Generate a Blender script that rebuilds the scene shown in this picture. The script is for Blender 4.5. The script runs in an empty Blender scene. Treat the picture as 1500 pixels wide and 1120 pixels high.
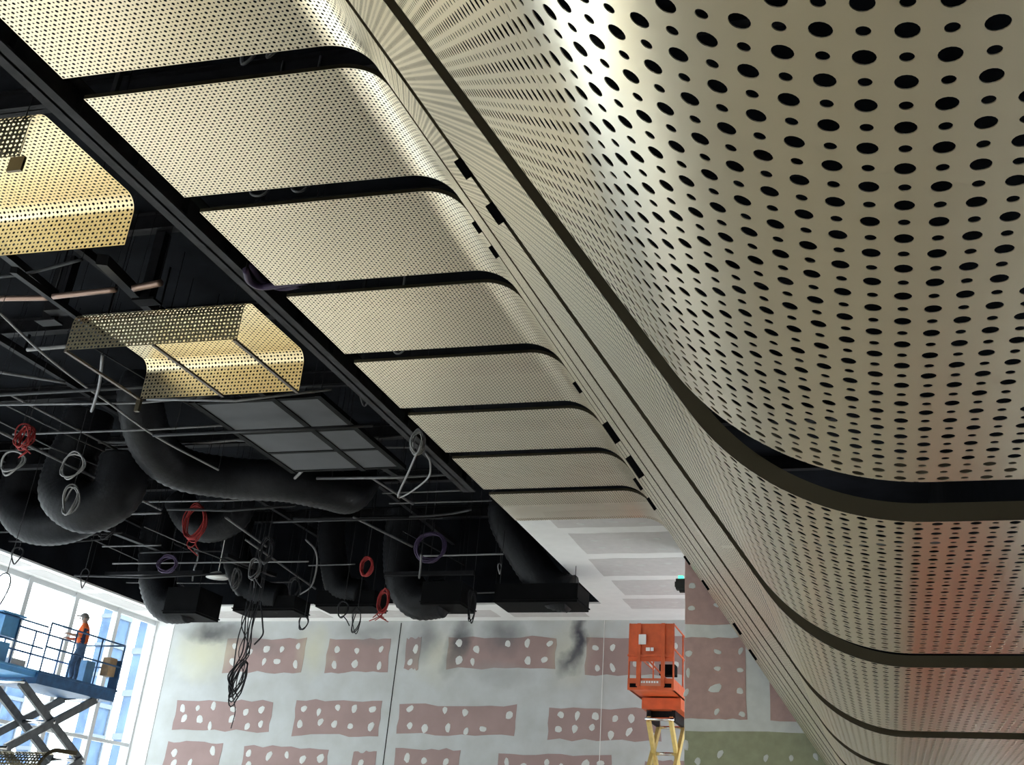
import bpy, math, random
import numpy as np
from mathutils import Vector, Matrix, Euler
random.seed(7)
sc = bpy.context.scene
C = sc.collection
PI = math.pi

# ------------------------------------------------------------------ camera
EYE = 1.6
F = 1638.36; CX, CY = 871.6, 400.3
yaw, pit, rol = [math.radians(a) for a in (-14.470, 28.226, 2.758)]
fwd = Vector((math.sin(yaw) * math.cos(pit), math.cos(yaw) * math.cos(pit), math.sin(pit)))
r0 = Vector((math.cos(yaw), -math.sin(yaw), 0)); u0 = r0.cross(fwd)
right = math.cos(rol) * r0 + math.sin(rol) * u0
up = -math.sin(rol) * r0 + math.cos(rol) * u0
cam_d = bpy.data.cameras.new('camera'); cam = bpy.data.objects.new('camera', cam_d); C.objects.link(cam)
cam.matrix_world = Matrix(((right.x, up.x, -fwd.x, 0), (right.y, up.y, -fwd.y, 0), (right.z, up.z, -fwd.z, EYE), (0, 0, 0, 1)))
cam_d.sensor_width = 36; cam_d.lens = F * 36 / 1500
cam_d.shift_x = (750 - CX) / 1500; cam_d.shift_y = (CY - 560) / 1500
cam_d.clip_start = 0.05; cam_d.clip_end = 500
sc.camera = cam

# ------------------------------------------------------------------ light
wd = bpy.data.worlds.new('world'); sc.world = wd; wd.use_nodes = True
bg = wd.node_tree.nodes['Background']
bg.inputs[0].default_value = (0.93, 0.97, 1.0, 1); bg.inputs[1].default_value = 6.0
sun_d = bpy.data.lights.new('sun', 'SUN'); sun_d.energy = 9; sun_d.angle = math.radians(2); sun_d.color = (1, .95, .87)
sun = bpy.data.objects.new('sun', sun_d); C.objects.link(sun)
sun.rotation_euler = Vector((0.80, -0.20, -0.60)).to_track_quat('-Z', 'Y').to_euler()
sc.view_settings.view_transform = 'Standard'; sc.view_settings.look = 'None'
sc.view_settings.gamma = 1; sc.view_settings.use_curve_mapping = False
sc.view_settings.exposure = 0.12
sc.cycles.max_bounces = 10; sc.cycles.diffuse_bounces = 5; sc.cycles.glossy_bounces = 5
sc.cycles.transparent_max_bounces = 12
sc.cycles.use_denoising = True

# ------------------------------------------------------------------ pixel helpers (direction only; the plane gives the distance)
def ray(px, py):
    return right * ((px - CX) / F) - up * ((py - CY) / F) + fwd
O = Vector((0, 0, EYE))
def atZ(px, py, z): d = ray(px, py); return O + d * ((z - EYE) / d.z)
def atY(px, py, y): d = ray(px, py); return O + d * (y / d.y)
def atX(px, py, x): d = ray(px, py); return O + d * (x / d.x)

# ------------------------------------------------------------------ materials
def mat(name, col, rough=.6, metal=0., var=0., vscale=4., bump=0., bscale=40., emit=0., spec=.5, rvar=0.):
    m = bpy.data.materials.new(name); m.use_nodes = True
    nt = m.node_tree; b = nt.nodes['Principled BSDF']
    b.inputs['Base Color'].default_value = (*col, 1); b.inputs['Roughness'].default_value = rough
    b.inputs['Metallic'].default_value = metal; b.inputs['Specular IOR Level'].default_value = spec
    geo = nt.nodes.new('ShaderNodeNewGeometry')
    if var:
        n = nt.nodes.new('ShaderNodeTexNoise'); n.inputs['Scale'].default_value = vscale; n.inputs['Detail'].default_value = 4
        nt.links.new(geo.outputs['Position'], n.inputs['Vector'])
        r = nt.nodes.new('ShaderNodeValToRGB')
        r.color_ramp.elements[0].position = .3; r.color_ramp.elements[1].position = .7
        r.color_ramp.elements[0].color = (*[c * (1 - var) for c in col], 1)
        r.color_ramp.elements[1].color = (*[min(1, c * (1 + var)) for c in col], 1)
        nt.links.new(n.outputs['Fac'], r.inputs['Fac']); nt.links.new(r.outputs['Color'], b.inputs['Base Color'])
        if rvar:
            mr = nt.nodes.new('ShaderNodeMapRange'); mr.inputs['To Min'].default_value = rough - rvar; mr.inputs['To Max'].default_value = rough + rvar
            nt.links.new(n.outputs['Fac'], mr.inputs['Value']); nt.links.new(mr.outputs['Result'], b.inputs['Roughness'])
    if bump:
        n2 = nt.nodes.new('ShaderNodeTexNoise'); n2.inputs['Scale'].default_value = bscale
        nt.links.new(geo.outputs['Position'], n2.inputs['Vector'])
        bp = nt.nodes.new('ShaderNodeBump'); bp.inputs['Strength'].default_value = bump; bp.inputs['Distance'].default_value = .01
        nt.links.new(n2.outputs['Fac'], bp.inputs['Height']); nt.links.new(bp.outputs['Normal'], b.inputs['Normal'])
    if emit:
        b.inputs['Emission Color'].default_value = (*col, 1); b.inputs['Emission Strength'].default_value = emit
    return m
M = {}
M['metal'] = mat('champagne_metal', (.82, .73, .56), .275, 1., var=.015, vscale=1.5)
M['gold'] = mat('gold_metal', (.80, .68, .44), .33, 1., var=.015, vscale=1.5)
M['flange'] = mat('shaded_flange', (.125, .105, .07), .42, 1.)  # folded panel edge, with the shade of the gaps put into its colour
M['floor'] = mat('floor_concrete', (.63, .60, .55), .55, var=.12, vscale=.8)
M['black'] = mat('black_paint', (.0035, .0035, .004), .7, var=.3, vscale=3, spec=.06)
M['void'] = mat('void_black', (.007, .008, .0105), .9, var=.4, vscale=1.2, spec=.05)
M['steel'] = mat('dark_steel', (.010, .010, .012), .55, var=.35, vscale=6, spec=.12)
M['duct'] = mat('duct_foil', (.0085, .009, .011), .5, var=.3, vscale=5, bump=.6, bscale=14, spec=.14)
M['greyboard'] = mat('grey_board', (.022, .024, .031), .6, var=.2, vscale=2)
M['girder'] = mat('girder_steel', (.022, .022, .025), .6, var=.5, vscale=3, spec=.15)
M['conduit'] = mat('grey_conduit', (.10, .10, .105), .45, .3, var=.25, vscale=9)
M['greycable'] = mat('grey_cable', (.20, .20, .205), .5)
M['darkcable'] = mat('dark_cable', (.02, .02, .023), .55, spec=.2)
M['redcable'] = mat('red_cable', (.28, .03, .03), .5, spec=.2)
M['purple'] = mat('purple_cable', (.045, .03, .07), .5, spec=.2)
M['copper'] = mat('copper_pipe', (.30, .20, .16), .4, .6)
M['compound'] = mat('joint_compound', (.60, .61, .60), .8, var=.06, vscale=5)
M['redboard'] = mat('red_plasterboard', (.43, .285, .265), .8, var=.08, vscale=6)
M['greenboard'] = mat('green_plasterboard', (.31, .32, .21), .8, var=.1, vscale=5)
M['yellowboard'] = mat('yellow_plasterboard', (.62, .60, .44), .8, var=.1, vscale=4)
M['ceilboard'] = mat('grey_plasterboard', (.57, .55, .55), .8, var=.05, vscale=5)
M['white'] = mat('white_paint', (.80, .80, .80), .6, var=.03, vscale=3)
M['frame'] = mat('aluminium_frame', (.62, .64, .66), .4, .1)
M['blue'] = mat('blue_paint', (.025, .10, .24), .45, var=.25, vscale=5)
M['lightblue'] = mat('light_blue_paint', (.10, .32, .62), .45, var=.15, vscale=5)
M['arm'] = mat('grey_arm', (.11, .12, .13), .45, .3, var=.25, vscale=6)
M['chrome'] = mat('chrome_rod', (.7, .7, .72), .2, 1.)
M['orange'] = mat('orange_paint', (.60, .10, .025), .45, var=.15, vscale=4)
M['yellow'] = mat('yellow_paint', (.62, .46, .16), .5, var=.15, vscale=5)
M['hivis'] = mat('orange_shirt', (.90, .17, .03), .8)
M['navy'] = mat('navy_cloth', (.03, .05, .11), .85)
M['denim'] = mat('denim', (.085, .15, .26), .9, var=.25, vscale=12)
M['skin'] = mat('skin', (.50, .29, .20), .6)
M['cap'] = mat('grey_cap', (.27, .26, .25), .8)
M['boot'] = mat('boot', (.12, .09, .07), .7)
M['rubber'] = mat('rubber', (.02, .02, .02), .8)
M['wood'] = mat('plywood', (.45, .30, .17), .7, var=.2, vscale=9)
M['plate'] = mat('pale_orange', (.55, .20, .12), .6)
M['label'] = mat('white_label', (.75, .75, .73), .6)
M['green_light'] = mat('green_lamp', (.1, .9, .5), .4, emit=1.5)
M['facade'] = mat('blue_facade', (.085, .14, .235), .6, var=.25, vscale=.6, spec=.1)
M['facade2'] = mat('pale_facade', (.16, .19, .23), .8, spec=.1)
M['ground'] = mat('asphalt', (.4, .4, .4), .9)
g = bpy.data.materials.new('window_glass'); g.use_nodes = True; nt = g.node_tree; nt.nodes.clear()
out = nt.nodes.new('ShaderNodeOutputMaterial'); mx = nt.nodes.new('ShaderNodeMixShader'); mx.inputs[0].default_value = .06
tr = nt.nodes.new('ShaderNodeBsdfTransparent'); tr.inputs[0].default_value = (.93, .97, .98, 1)
gl = nt.nodes.new('ShaderNodeBsdfGlossy'); gl.inputs['Roughness'].default_value = .03
nt.links.new(tr.outputs[0], mx.inputs[1]); nt.links.new(gl.outputs[0], mx.inputs[2]); nt.links.new(mx.outputs[0], out.inputs[0])
M['glass'] = g

# ------------------------------------------------------------------ mesh helpers
def tag(o, label=None, cat=None, group=None, kind=None):
    if label: o['label'] = label
    if cat: o['category'] = cat
    if group: o['group'] = group
    if kind: o['kind'] = kind
    return o
def empty(name, loc=(0, 0, 0), rz=0.):
    e = bpy.data.objects.new(name, None); C.objects.link(e); e.location = loc; e.rotation_euler = (0, 0, rz); e.empty_display_size = .2
    return e
def link(name, me, parent=None, loc=(0, 0, 0)):
    o = bpy.data.objects.new(name, me); C.objects.link(o); o.location = loc
    if parent: o.parent = parent
    return o
def catmull(pts, n=6):
    pts = [Vector(p) for p in pts]
    if len(pts) < 3: return pts
    P = [pts[0] * 2 - pts[1]] + pts + [pts[-1] * 2 - pts[-2]]
    res = []
    for i in range(1, len(P) - 2):
        for k in range(n):
            t = k / n; a, b, c, d = P[i - 1], P[i], P[i + 1], P[i + 2]
            res.append(.5 * ((2 * b) + (c - a) * t + (2 * a - 5 * b + 4 * c - d) * t * t + (3 * b - a - 3 * c + d) * t ** 3))
    res.append(pts[-1]); return res
class MB:
    def __init__(s): s.v = []; s.f = []; s.m = []; s.sm = []
    def add(s, vs, fs, mi=0, smooth=False):
        o = len(s.v); s.v += [tuple(v) for v in vs]; s.f += [tuple(i + o for i in f) for f in fs]
        s.m += [mi] * len(fs); s.sm += [smooth] * len(fs); return s
    def box(s, a, b, mi=0, rot=None, piv=None):
        a, b = Vector(a), Vector(b)
        vs = [Vector((x, y, z)) for x in (a.x, b.x) for y in (a.y, b.y) for z in (a.z, b.z)]
        if rot is not None:
            p = Vector(piv) if piv is not None else (a + b) / 2
            vs = [rot @ (v - p) + p for v in vs]
        return s.add(vs, [(0, 1, 3, 2), (4, 6, 7, 5), (0, 4, 5, 1), (2, 3, 7, 6), (0, 2, 6, 4), (1, 5, 7, 3)], mi)
    def bar(s, p, q, w, h, mi=0, upv=(0, 0, 1)):
        p, q = Vector(p), Vector(q); d = (q - p).normalized(); u = Vector(upv)
        if abs(d.dot(u)) > .98: u = Vector((0, 1, 0))
        a = d.cross(u).normalized() * (w / 2); b = a.cross(d).normalized() * (h / 2)
        vs = [p - a - b, p + a - b, p + a + b, p - a + b, q - a - b, q + a - b, q + a + b, q - a + b]
        return s.add(vs, [(3, 2, 1, 0), (4, 5, 6, 7), (0, 1, 5, 4), (1, 2, 6, 5), (2, 3, 7, 6), (3, 0, 4, 7)], mi)
    def tube(s, pts, r, n=8, mi=0, closed=False, caps=True):
        pts = [Vector(p) for p in pts]; N = len(pts); rr = r if hasattr(r, '__len__') else [r] * N
        vs = []; prev = None
        for i, p in enumerate(pts):
            if closed: d = pts[(i + 1) % N] - pts[i - 1]
            else: d = pts[min(i + 1, N - 1)] - pts[max(i - 1, 0)]
            d = d.normalized() if d.length > 1e-9 else Vector((0, 0, 1))
            if prev is None:
                prev = d.orthogonal().normalized()
            a = prev - d * prev.dot(d)
            a = a.normalized() if a.length > 1e-6 else d.orthogonal().normalized()
            prev = a; b = d.cross(a)
            for k in range(n):
                t = 2 * PI * k / n; vs.append(p + (a * math.cos(t) + b * math.sin(t)) * rr[i])
        fs = []
        for i in range(N if closed else N - 1):
            j = (i + 1) % N
            for k in range(n): fs.append((i * n + k, i * n + (k + 1) % n, j * n + (k + 1) % n, j * n + k))
        if caps and not closed:
            fs.append(tuple(range(n))[::-1]); fs.append(tuple((N - 1) * n + k for k in range(n)))
        return s.add(vs, fs, mi, True)
    def cyl(s, p, q, r, n=16, mi=0): return s.tube([p, q], r, n, mi)
    def prism(s, pts2, axis, a, b, mi=0):   # polygon extruded along an axis (0 x, 1 y, 2 z)
        n = len(pts2); vs = []
        for t in (a, b):
            for p in pts2: q = list(p); q.insert(axis, t); vs.append(q)
        fs = [tuple(range(n)), tuple(range(2 * n - 1, n - 1, -1))] + [(i, (i + 1) % n, n + (i + 1) % n, n + i) for i in range(n)]
        return s.add(vs, fs, mi)
    def mesh(s, name, mats):
        me = bpy.data.meshes.new(name); me.from_pydata(s.v, [], s.f)
        for m in (mats if isinstance(mats, (list, tuple)) else [mats]): me.materials.append(M[m])
        me.polygons.foreach_set('material_index', s.m); me.polygons.foreach_set('use_smooth', s.sm); me.update(); return me
    def build(s, name, mats, parent=None, loc=(0, 0, 0)): return link(name, s.mesh(name, mats), parent, loc)
def struct(o): o['kind'] = 'structure'; return o

# ------------------------------------------------------------------ main dimensions (metres)
S = .85
CZ = EYE + 8.1 * S            # panel ceiling 8.485
PZ = CZ + .10                 # plaster ceiling
SZ = EYE + S                  # low soffit 2.45
WX = -23.9                    # window wall
BY = 34.84                    # back wall
RY = 26.45                    # face of the return wall
RX = 1.32                     # right wall under the soffit
FY = -9.0                     # wall behind the camera
ROOF = 11.2
LX = -1.107 * 8.1 * S         # left edge of the panel ceiling
VL = -22.7; VB = 32.5; PR = -7.72; PY0 = 22.85

# ------------------------------------------------------------------ setting
struct(MB().box((WX - .3, FY, -.2), (RX + .3, BY + .2, 0)).build('floor', 'floor'))
struct(MB().box((WX - .3, FY - .3, 0), (RX + .3, FY, ROOF)).build('wall_front', 'white'))
struct(MB().box((WX - .2, FY, ROOF), (RX + .8, BY + .3, ROOF + .2)).build('ceiling_slab', 'void'))
# void linings above the plaster
v = MB()
v.box((VL - .12, FY, PZ + .06), (VL, VB + .1, ROOF)); v.box((VL, VB, PZ + .06), (RX + .6, VB + .12, ROOF)); v.box((RX + .4, FY, SZ + .02), (RX + .52, VB, ROOF))
struct(v.build('wall_void_lining', 'void'))
# ceiling plaster
ceil = struct(MB().box((PR, PY0, PZ), (-3.6, BY, PZ + .05)).build('ceiling', 'white'))
cb = struct(MB().box((WX, VB, PZ), (PR, BY, PZ + .05)).build('ceiling_back', 'white'))
cl = struct(MB().box((WX, FY, PZ), (VL, VB, PZ + .05)).build('ceiling_left', 'white'))
e = MB(); e.box((PR, PY0, PZ + .05), (PR + .04, VB, PZ + .35)); e.box((PR, PY0, PZ + .05), (-4, PY0 + .04, PZ + .35))
struct(e.build('trim_1', 'black'))

def blob(n=9, seed=0):
    rnd = random.Random(seed); m = MB(); a = []
    for k in range(n):
        t = 2 * PI * k / n; r = .5 * (.75 + .4 * rnd.random()); a.append((r * math.cos(t), r * math.sin(t)))
    vs = [(x, y, 0) for x, y in a] + [(x * .8, y * .8, 1) for x, y in a]
    m.add(vs, [tuple(range(n, 2 * n))] + [(i, (i + 1) % n, n + (i + 1) % n, n + i) for i in range(n)])
    return m.mesh('compound_dab', 'compound')
BLOBS = [blob(9, i) for i in range(6)]
def dab(parent, p, sx, sz, face):     # face 'y' (wall facing -y) or 'z' (ceiling facing down)
    o = link('compound_dab', random.choice(BLOBS), parent, p)
    o.rotation_euler = (PI / 2, 0, 0) if face == 'y' else (PI, 0, random.random() * .6)
    o.scale = (sx * .72, sz * .72, .006)
    if face == 'y': o.rotation_euler = (PI / 2, random.uniform(-.5, .5), 0)
    return o
def rough_sheet(name, parent, x0, x1, z0, z1, y, m, ax='y', d=.008, n=9, amp=.025, seed=0):
    rnd = random.Random(seed); pts = []
    for k in range(n): t = k / n; pts.append((x0 + (x1 - x0) * t, z0 + rnd.uniform(-amp, amp)))
    for k in range(4): t = k / 4; pts.append((x1 + rnd.uniform(-amp, amp) * .6, z0 + (z1 - z0) * t))
    for k in range(n): t = k / n; pts.append((x1 + (x0 - x1) * t, z1 + rnd.uniform(-amp, amp)))
    for k in range(4): t = k / 4; pts.append((x0 + rnd.uniform(-amp, amp) * .6, z1 + (z0 - z1) * t))
    return MB().prism(pts, 1 if ax == 'y' else 2, y - d, y).build(name, m, parent)

# plaster ceiling boards, right part: bands run across
bands = [PY0 + .1, 24.75, 27.1, 29.4, 31.65, 33.45]
rnd = random.Random(3)
for i in range(len(bands) - 1):
    y0, y1 = bands[i] + .25, bands[i + 1] - .25
    rough_sheet('plasterboard', ceil, PR + .85 + rnd.uniform(-.1, .1), -4.0, y0, y1, PZ, 'ceilboard', 'z', .006, seed=i)
    for k in range(4):
        for r in (.3, .75):
            dab(ceil, (PR + 1.4 + k * .72 + rnd.uniform(-.12, .12), y0 + (y1 - y0) * r + rnd.uniform(-.15, .15), PZ - .006), .34, .2, 'z')
x = WX + 1.6
i = 0
while x < PR - .6:
    w = 2.4; x1 = min(x + w, PR + .7)
    rough_sheet('plasterboard', cb, x, x1, VB + .75, BY - .55, PZ, 'ceilboard', 'z', .006, seed=50 + i)
    for k in range(3): dab(cb, (x + .5 + k * .7, VB + 1.25 + rnd.uniform(-.2, .2), PZ - .006), .3, .25, 'z')
    x += w + .45; i += 1
y = 4.0
while y < VB - 1:
    rough_sheet('plasterboard', cl, WX + .3, VL - .25, y, y + 2.5, PZ, 'ceilboard', 'z', .006, seed=90 + int(y))
    y += 2.95

# back wall
wm = bpy.data.materials.new('compound_wall'); wm.use_nodes = True
nt = wm.node_tree; b = nt.nodes['Principled BSDF']; b.inputs['Roughness'].default_value = .85
geo = nt.nodes.new('ShaderNodeNewGeometry')
ns = nt.nodes.new('ShaderNodeTexNoise'); ns.inputs['Scale'].default_value = 1.6; ns.inputs['Detail'].default_value = 6
nt.links.new(geo.outputs['Position'], ns.inputs['Vector'])
rp = nt.nodes.new('ShaderNodeValToRGB'); rp.color_ramp.elements[0].position = .3; rp.color_ramp.elements[1].position = .75
rp.color_ramp.elements[0].color = (.44, .45, .44, 1); rp.color_ramp.elements[1].color = (.53, .55, .56, 1)
nt.links.new(ns.outputs['Fac'], rp.inputs['Fac'])
prev = rp.outputs['Color']
def stain(px, py, rx, rz, tilt, col, amt, yy=BY):
    global prev
    c = atY(px, py, yy)
    mp = nt.nodes.new('ShaderNodeMapping'); mp.vector_type = 'TEXTURE'
    mp.inputs['Location'].default_value = c; mp.inputs['Rotation'].default_value = (0, tilt, 0); mp.inputs['Scale'].default_value = (rx, 9, rz)
    n3 = nt.nodes.new('ShaderNodeTexNoise'); n3.inputs['Scale'].default_value = 1.3; n3.inputs['Detail'].default_value = 5
    nt.links.new(geo.outputs['Position'], n3.inputs['Vector'])
    ad = nt.nodes.new('ShaderNodeMixRGB'); ad.blend_type = 'LINEAR_LIGHT'; ad.inputs['Fac'].default_value = .45
    nt.links.new(geo.outputs['Position'], ad.inputs['Color1']); nt.links.new(n3.outputs['Color'], ad.inputs['Color2'])
    nt.links.new(ad.outputs['Color'], mp.inputs['Vector'])
    ln = nt.nodes.new('ShaderNodeVectorMath'); ln.operation = 'LENGTH'; nt.links.new(mp.outputs['Vector'], ln.inputs[0])
    mr = nt.nodes.new('ShaderNodeMapRange'); mr.inputs['From Min'].default_value = .15; mr.inputs['From Max'].default_value = 1.0
    mr.inputs['To Min'].default_value = amt; mr.inputs['To Max'].default_value = 0
    nt.links.new(ln.outputs['Value'], mr.inputs['Value'])
    mxx = nt.nodes.new('ShaderNodeMixRGB'); mxx.inputs['Color2'].default_value = (*col, 1)
    nt.links.new(mr.outputs['Result'], mxx.inputs['Fac']); nt.links.new(prev, mxx.inputs['Color1']); prev = mxx.outputs['Color']
for a in [(300, 955, 1.4, 1.1, 0, (.62, .60, .42), .7), (460, 955, .8, 1.0, 0, (.62, .60, .42), .5), (640, 960, 1.0, 1.0, 0, (.60, .58, .42), .4), (835, 955, .8, 1.3, 0, (.60, .58, .42), .4),
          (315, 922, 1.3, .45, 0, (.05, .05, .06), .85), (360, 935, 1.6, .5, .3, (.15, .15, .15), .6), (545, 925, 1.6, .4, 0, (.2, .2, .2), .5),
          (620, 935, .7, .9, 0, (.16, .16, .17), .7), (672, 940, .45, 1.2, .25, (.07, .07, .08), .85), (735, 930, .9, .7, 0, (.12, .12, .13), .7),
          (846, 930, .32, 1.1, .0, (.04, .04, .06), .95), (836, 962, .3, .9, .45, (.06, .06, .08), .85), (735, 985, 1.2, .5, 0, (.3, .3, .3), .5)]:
    stain(*a)
nt.links.new(prev, b.inputs['Base Color'])
M['backwall'] = wm
# red board with the same smudges: reuse stain chain over red
def stained_copy(src_col, var, name):
    m2 = wm.copy(); m2.name = name; n2 = m2.node_tree
    r2 = [n for n in n2.nodes if n.type == 'VALTORGB'][0]
    r2.color_ramp.elements[0].color = (*[c * (1 - var) for c in src_col], 1); r2.color_ramp.elements[1].color = (*[c * (1 + var) for c in src_col], 1)
    M[name] = m2
wb = struct(MB().box((WX - .3, BY, 0), (RX + .3, BY + .2, ROOF)).build('wall_back', 'backwall'))
stained_copy((.335, .235, .225), .08, 'redboard_stained')
rows = [  # px ranges per board, top/bottom px
    (330, 446, 935, 984), (479, 570, 935, 984), (594, 615, 934, 980), (656, 814, 933, 979), (858, 1003, 933, 988),
    (256, 397, 1026, 1070), (431, 557, 1026, 1077), (583, 756, 1032, 1076), (803, 968, 1037, 1084),
    (241, 323, 1086, 1135), (354, 479, 1094, 1140), (514, 549, 1101, 1145), (577, 673, 1096, 1145), (729, 895, 1105, 1150), (944, 1003, 1115, 1160)]
for i, (xa, xb, ya, yb) in enumerate(rows):
    mid = (xa + xb) / 2
    p0 = atY(xa, (ya + yb) / 2, BY); p1 = atY(xb, (ya + yb) / 2, BY); zt = atY(mid, ya, BY).z; zb = atY(mid, yb, BY).z
    rough_sheet('plasterboard', wb, p0.x, p1.x, zb, zt, BY, 'redboard_stained', 'y', .008, amp=.05, seed=200 + i)
    nc = max(1, round((p1.x - p0.x) / .62))
    for k in range(nc):
        xx = p0.x + (p1.x - p0.x) * (k + .5) / nc
        for r in ((.28, .72) if (zt - zb) > .7 else (.5,)):
            if rnd.random() < .88:
                dab(wb, (xx + rnd.uniform(-.1, .1), BY - .008, zb + (zt - zb) * r + rnd.uniform(-.12, .12)), rnd.uniform(.22, .34), rnd.uniform(.24, .42), 'y')
q = MB(); q.bar(atY(588, 912, BY - .004), atY(561, 1120, BY - .004), .025, .01, upv=(0, 1, 0)); struct(q.build('trim_2', 'black'))
p = atY(886, 905, BY); q = MB().cyl((p.x, BY - .02, .1), (p.x, BY - .02, PZ - .01), .012, 6)
tag(q.build('string_line', 'label'), 'thin white vertical line hanging down the plasterboard back wall', 'string')

# return wall (plasterboard, nearer than the back wall)
EX = atY(1003, 960, RY).x
wr = MB(); wr.box((EX, RY, 0), (RX + .3, RY + .25, PZ + .04)); wr = struct(wr.build('wall_return', 'compound'))
sheets = [(1003, 1190, 700, 914, 'redboard'), (1003, 1094, 934, 1052, 'redboard'), (1125, 1260, 934, 1056, 'redboard'), (1003, 1290, 1070, 1180, 'greenboard')]
for i, (xa, xb, ya, yb, mm) in enumerate(sheets):
    p0 = atY(xa, ya, RY); p1 = atY(xb, yb, RY)
    rough_sheet('plasterboard', wr, max(p0.x, EX + .004), p1.x, atY(xa, yb, RY).z, min(p0.z, CZ), RY, mm, 'y', .008, amp=.02, seed=300 + i)
for (px, py, w, h) in [(1014, 858, .22, .2), (1013, 890, .28, .16), (1050, 886, .25, .14), (1009, 957, .26, .2), (1051, 954, .24, .16), (1085, 953, .16, .24), (1008, 985, .14, .3), (1051, 979, .26, .15), (1084, 981, .22, .16), (1048, 1008, .5, .26), (1084, 1012, .2, .2), (1005, 1014, .14, .3), (1050, 1042, .16, .22), (1087, 1046, .2, .16),
                       (1005, 1091, .2, .3), (1055, 1104, .18, .26), (1122, 1110, .16, .22), (1159, 1110, .14, .2), (1195, 1108, .16, .24), (1022, 1115, .18, .22)]:
    p = atY(px, py, RY); dab(wr, (p.x, RY - .008, p.z), w, h, 'y')

# right wall below the soffit (grey plasterboard), void above it is closed by the lining
w = struct(MB().box((RX, FY, 0), (RX + .3, RY, SZ + .03)).build('wall_right', 'compound'))
y = FY + .1; i = 0
while y < RY - .2:
    y1 = min(y + 2.4, RY - .1)
    MB().box((RX - .01, y, .05), (RX, y1, 2.36)).build('plasterboard', 'ceilboard', w); y = y1 + .22; i += 1

# window wall: mullions every 2.18 m
ys = [34.83 - 2.18 * k for k in range(21)]
for k in range(20):
    y1, y0 = ys[k], ys[k + 1]
    m = MB(); m.box((WX - .10, y1 - .09, 0), (WX + .10, y1 + .09, PZ))
    for z in (.08, 4.66, 2.4): m.box((WX - .04, y0 + .09, z - .05), (WX + .06, y1 - .09, z + .05))
    m.box((WX - .04, y0 + .09, PZ - .14), (WX + .06, y1 - .09, PZ))
    wn = struct(m.build('window_%d' % (k + 1), 'frame'))
    for za, zb in ((.13, 2.35), (2.45, 4.61), (4.71, PZ - .14)):
        MB().box((WX, y0 + .09, za), (WX + .012, y1 - .09, zb)).build('pane', 'glass', wn)
struct(MB().box((WX, BY - .02, 0), (WX + .75, BY, PZ)).build('trim_3', 'white'))

# ------------------------------------------------------------------ perforated panels
P = .0565 * S
ang = math.atan(1.4625); RAD = .9
nose_x = -.556 + RAD * math.sin(ang)                 # start of the nose curve
nose_e = (nose_x - RAD * math.sin(ang), 1 + RAD * (1 - math.cos(ang)))
corner = nose_e[0] - (8.1 - nose_e[1]) / 1.4625; tl = RAD * math.tan(ang / 2)
arc_a = (corner + tl * math.cos(ang), 8.1 - tl * math.sin(ang)); flat_x = corner - tl
def profile():                                       # points of (x, z) in soffit heights, dense
    pts = [(1.5, 1.), (nose_x, 1.)]
    for k in range(1, 25):
        t = ang * k / 24; pts.append((nose_x - RAD * math.sin(t), 1 + RAD * (1 - math.cos(t))))
    pts.append(arc_a)
    cx, cz = flat_x, 8.1 - RAD
    for k in range(1, 25):
        t = ang * (1 - k / 24); pts.append((cx + RAD * math.sin(t), cz + RAD * math.cos(t)))
    pts.append((-1.107 * 8.1, 8.1)); return np.array(pts) * S
PROF = profile(); SEG = np.hypot(*np.diff(PROF, axis=0).T); CUM = np.concatenate([[0], np.cumsum(SEG)])
def at(u):
    u = np.asarray(u); return np.interp(u, CUM, PROF[:, 0]), np.interp(u, CUM, PROF[:, 1])
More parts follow.
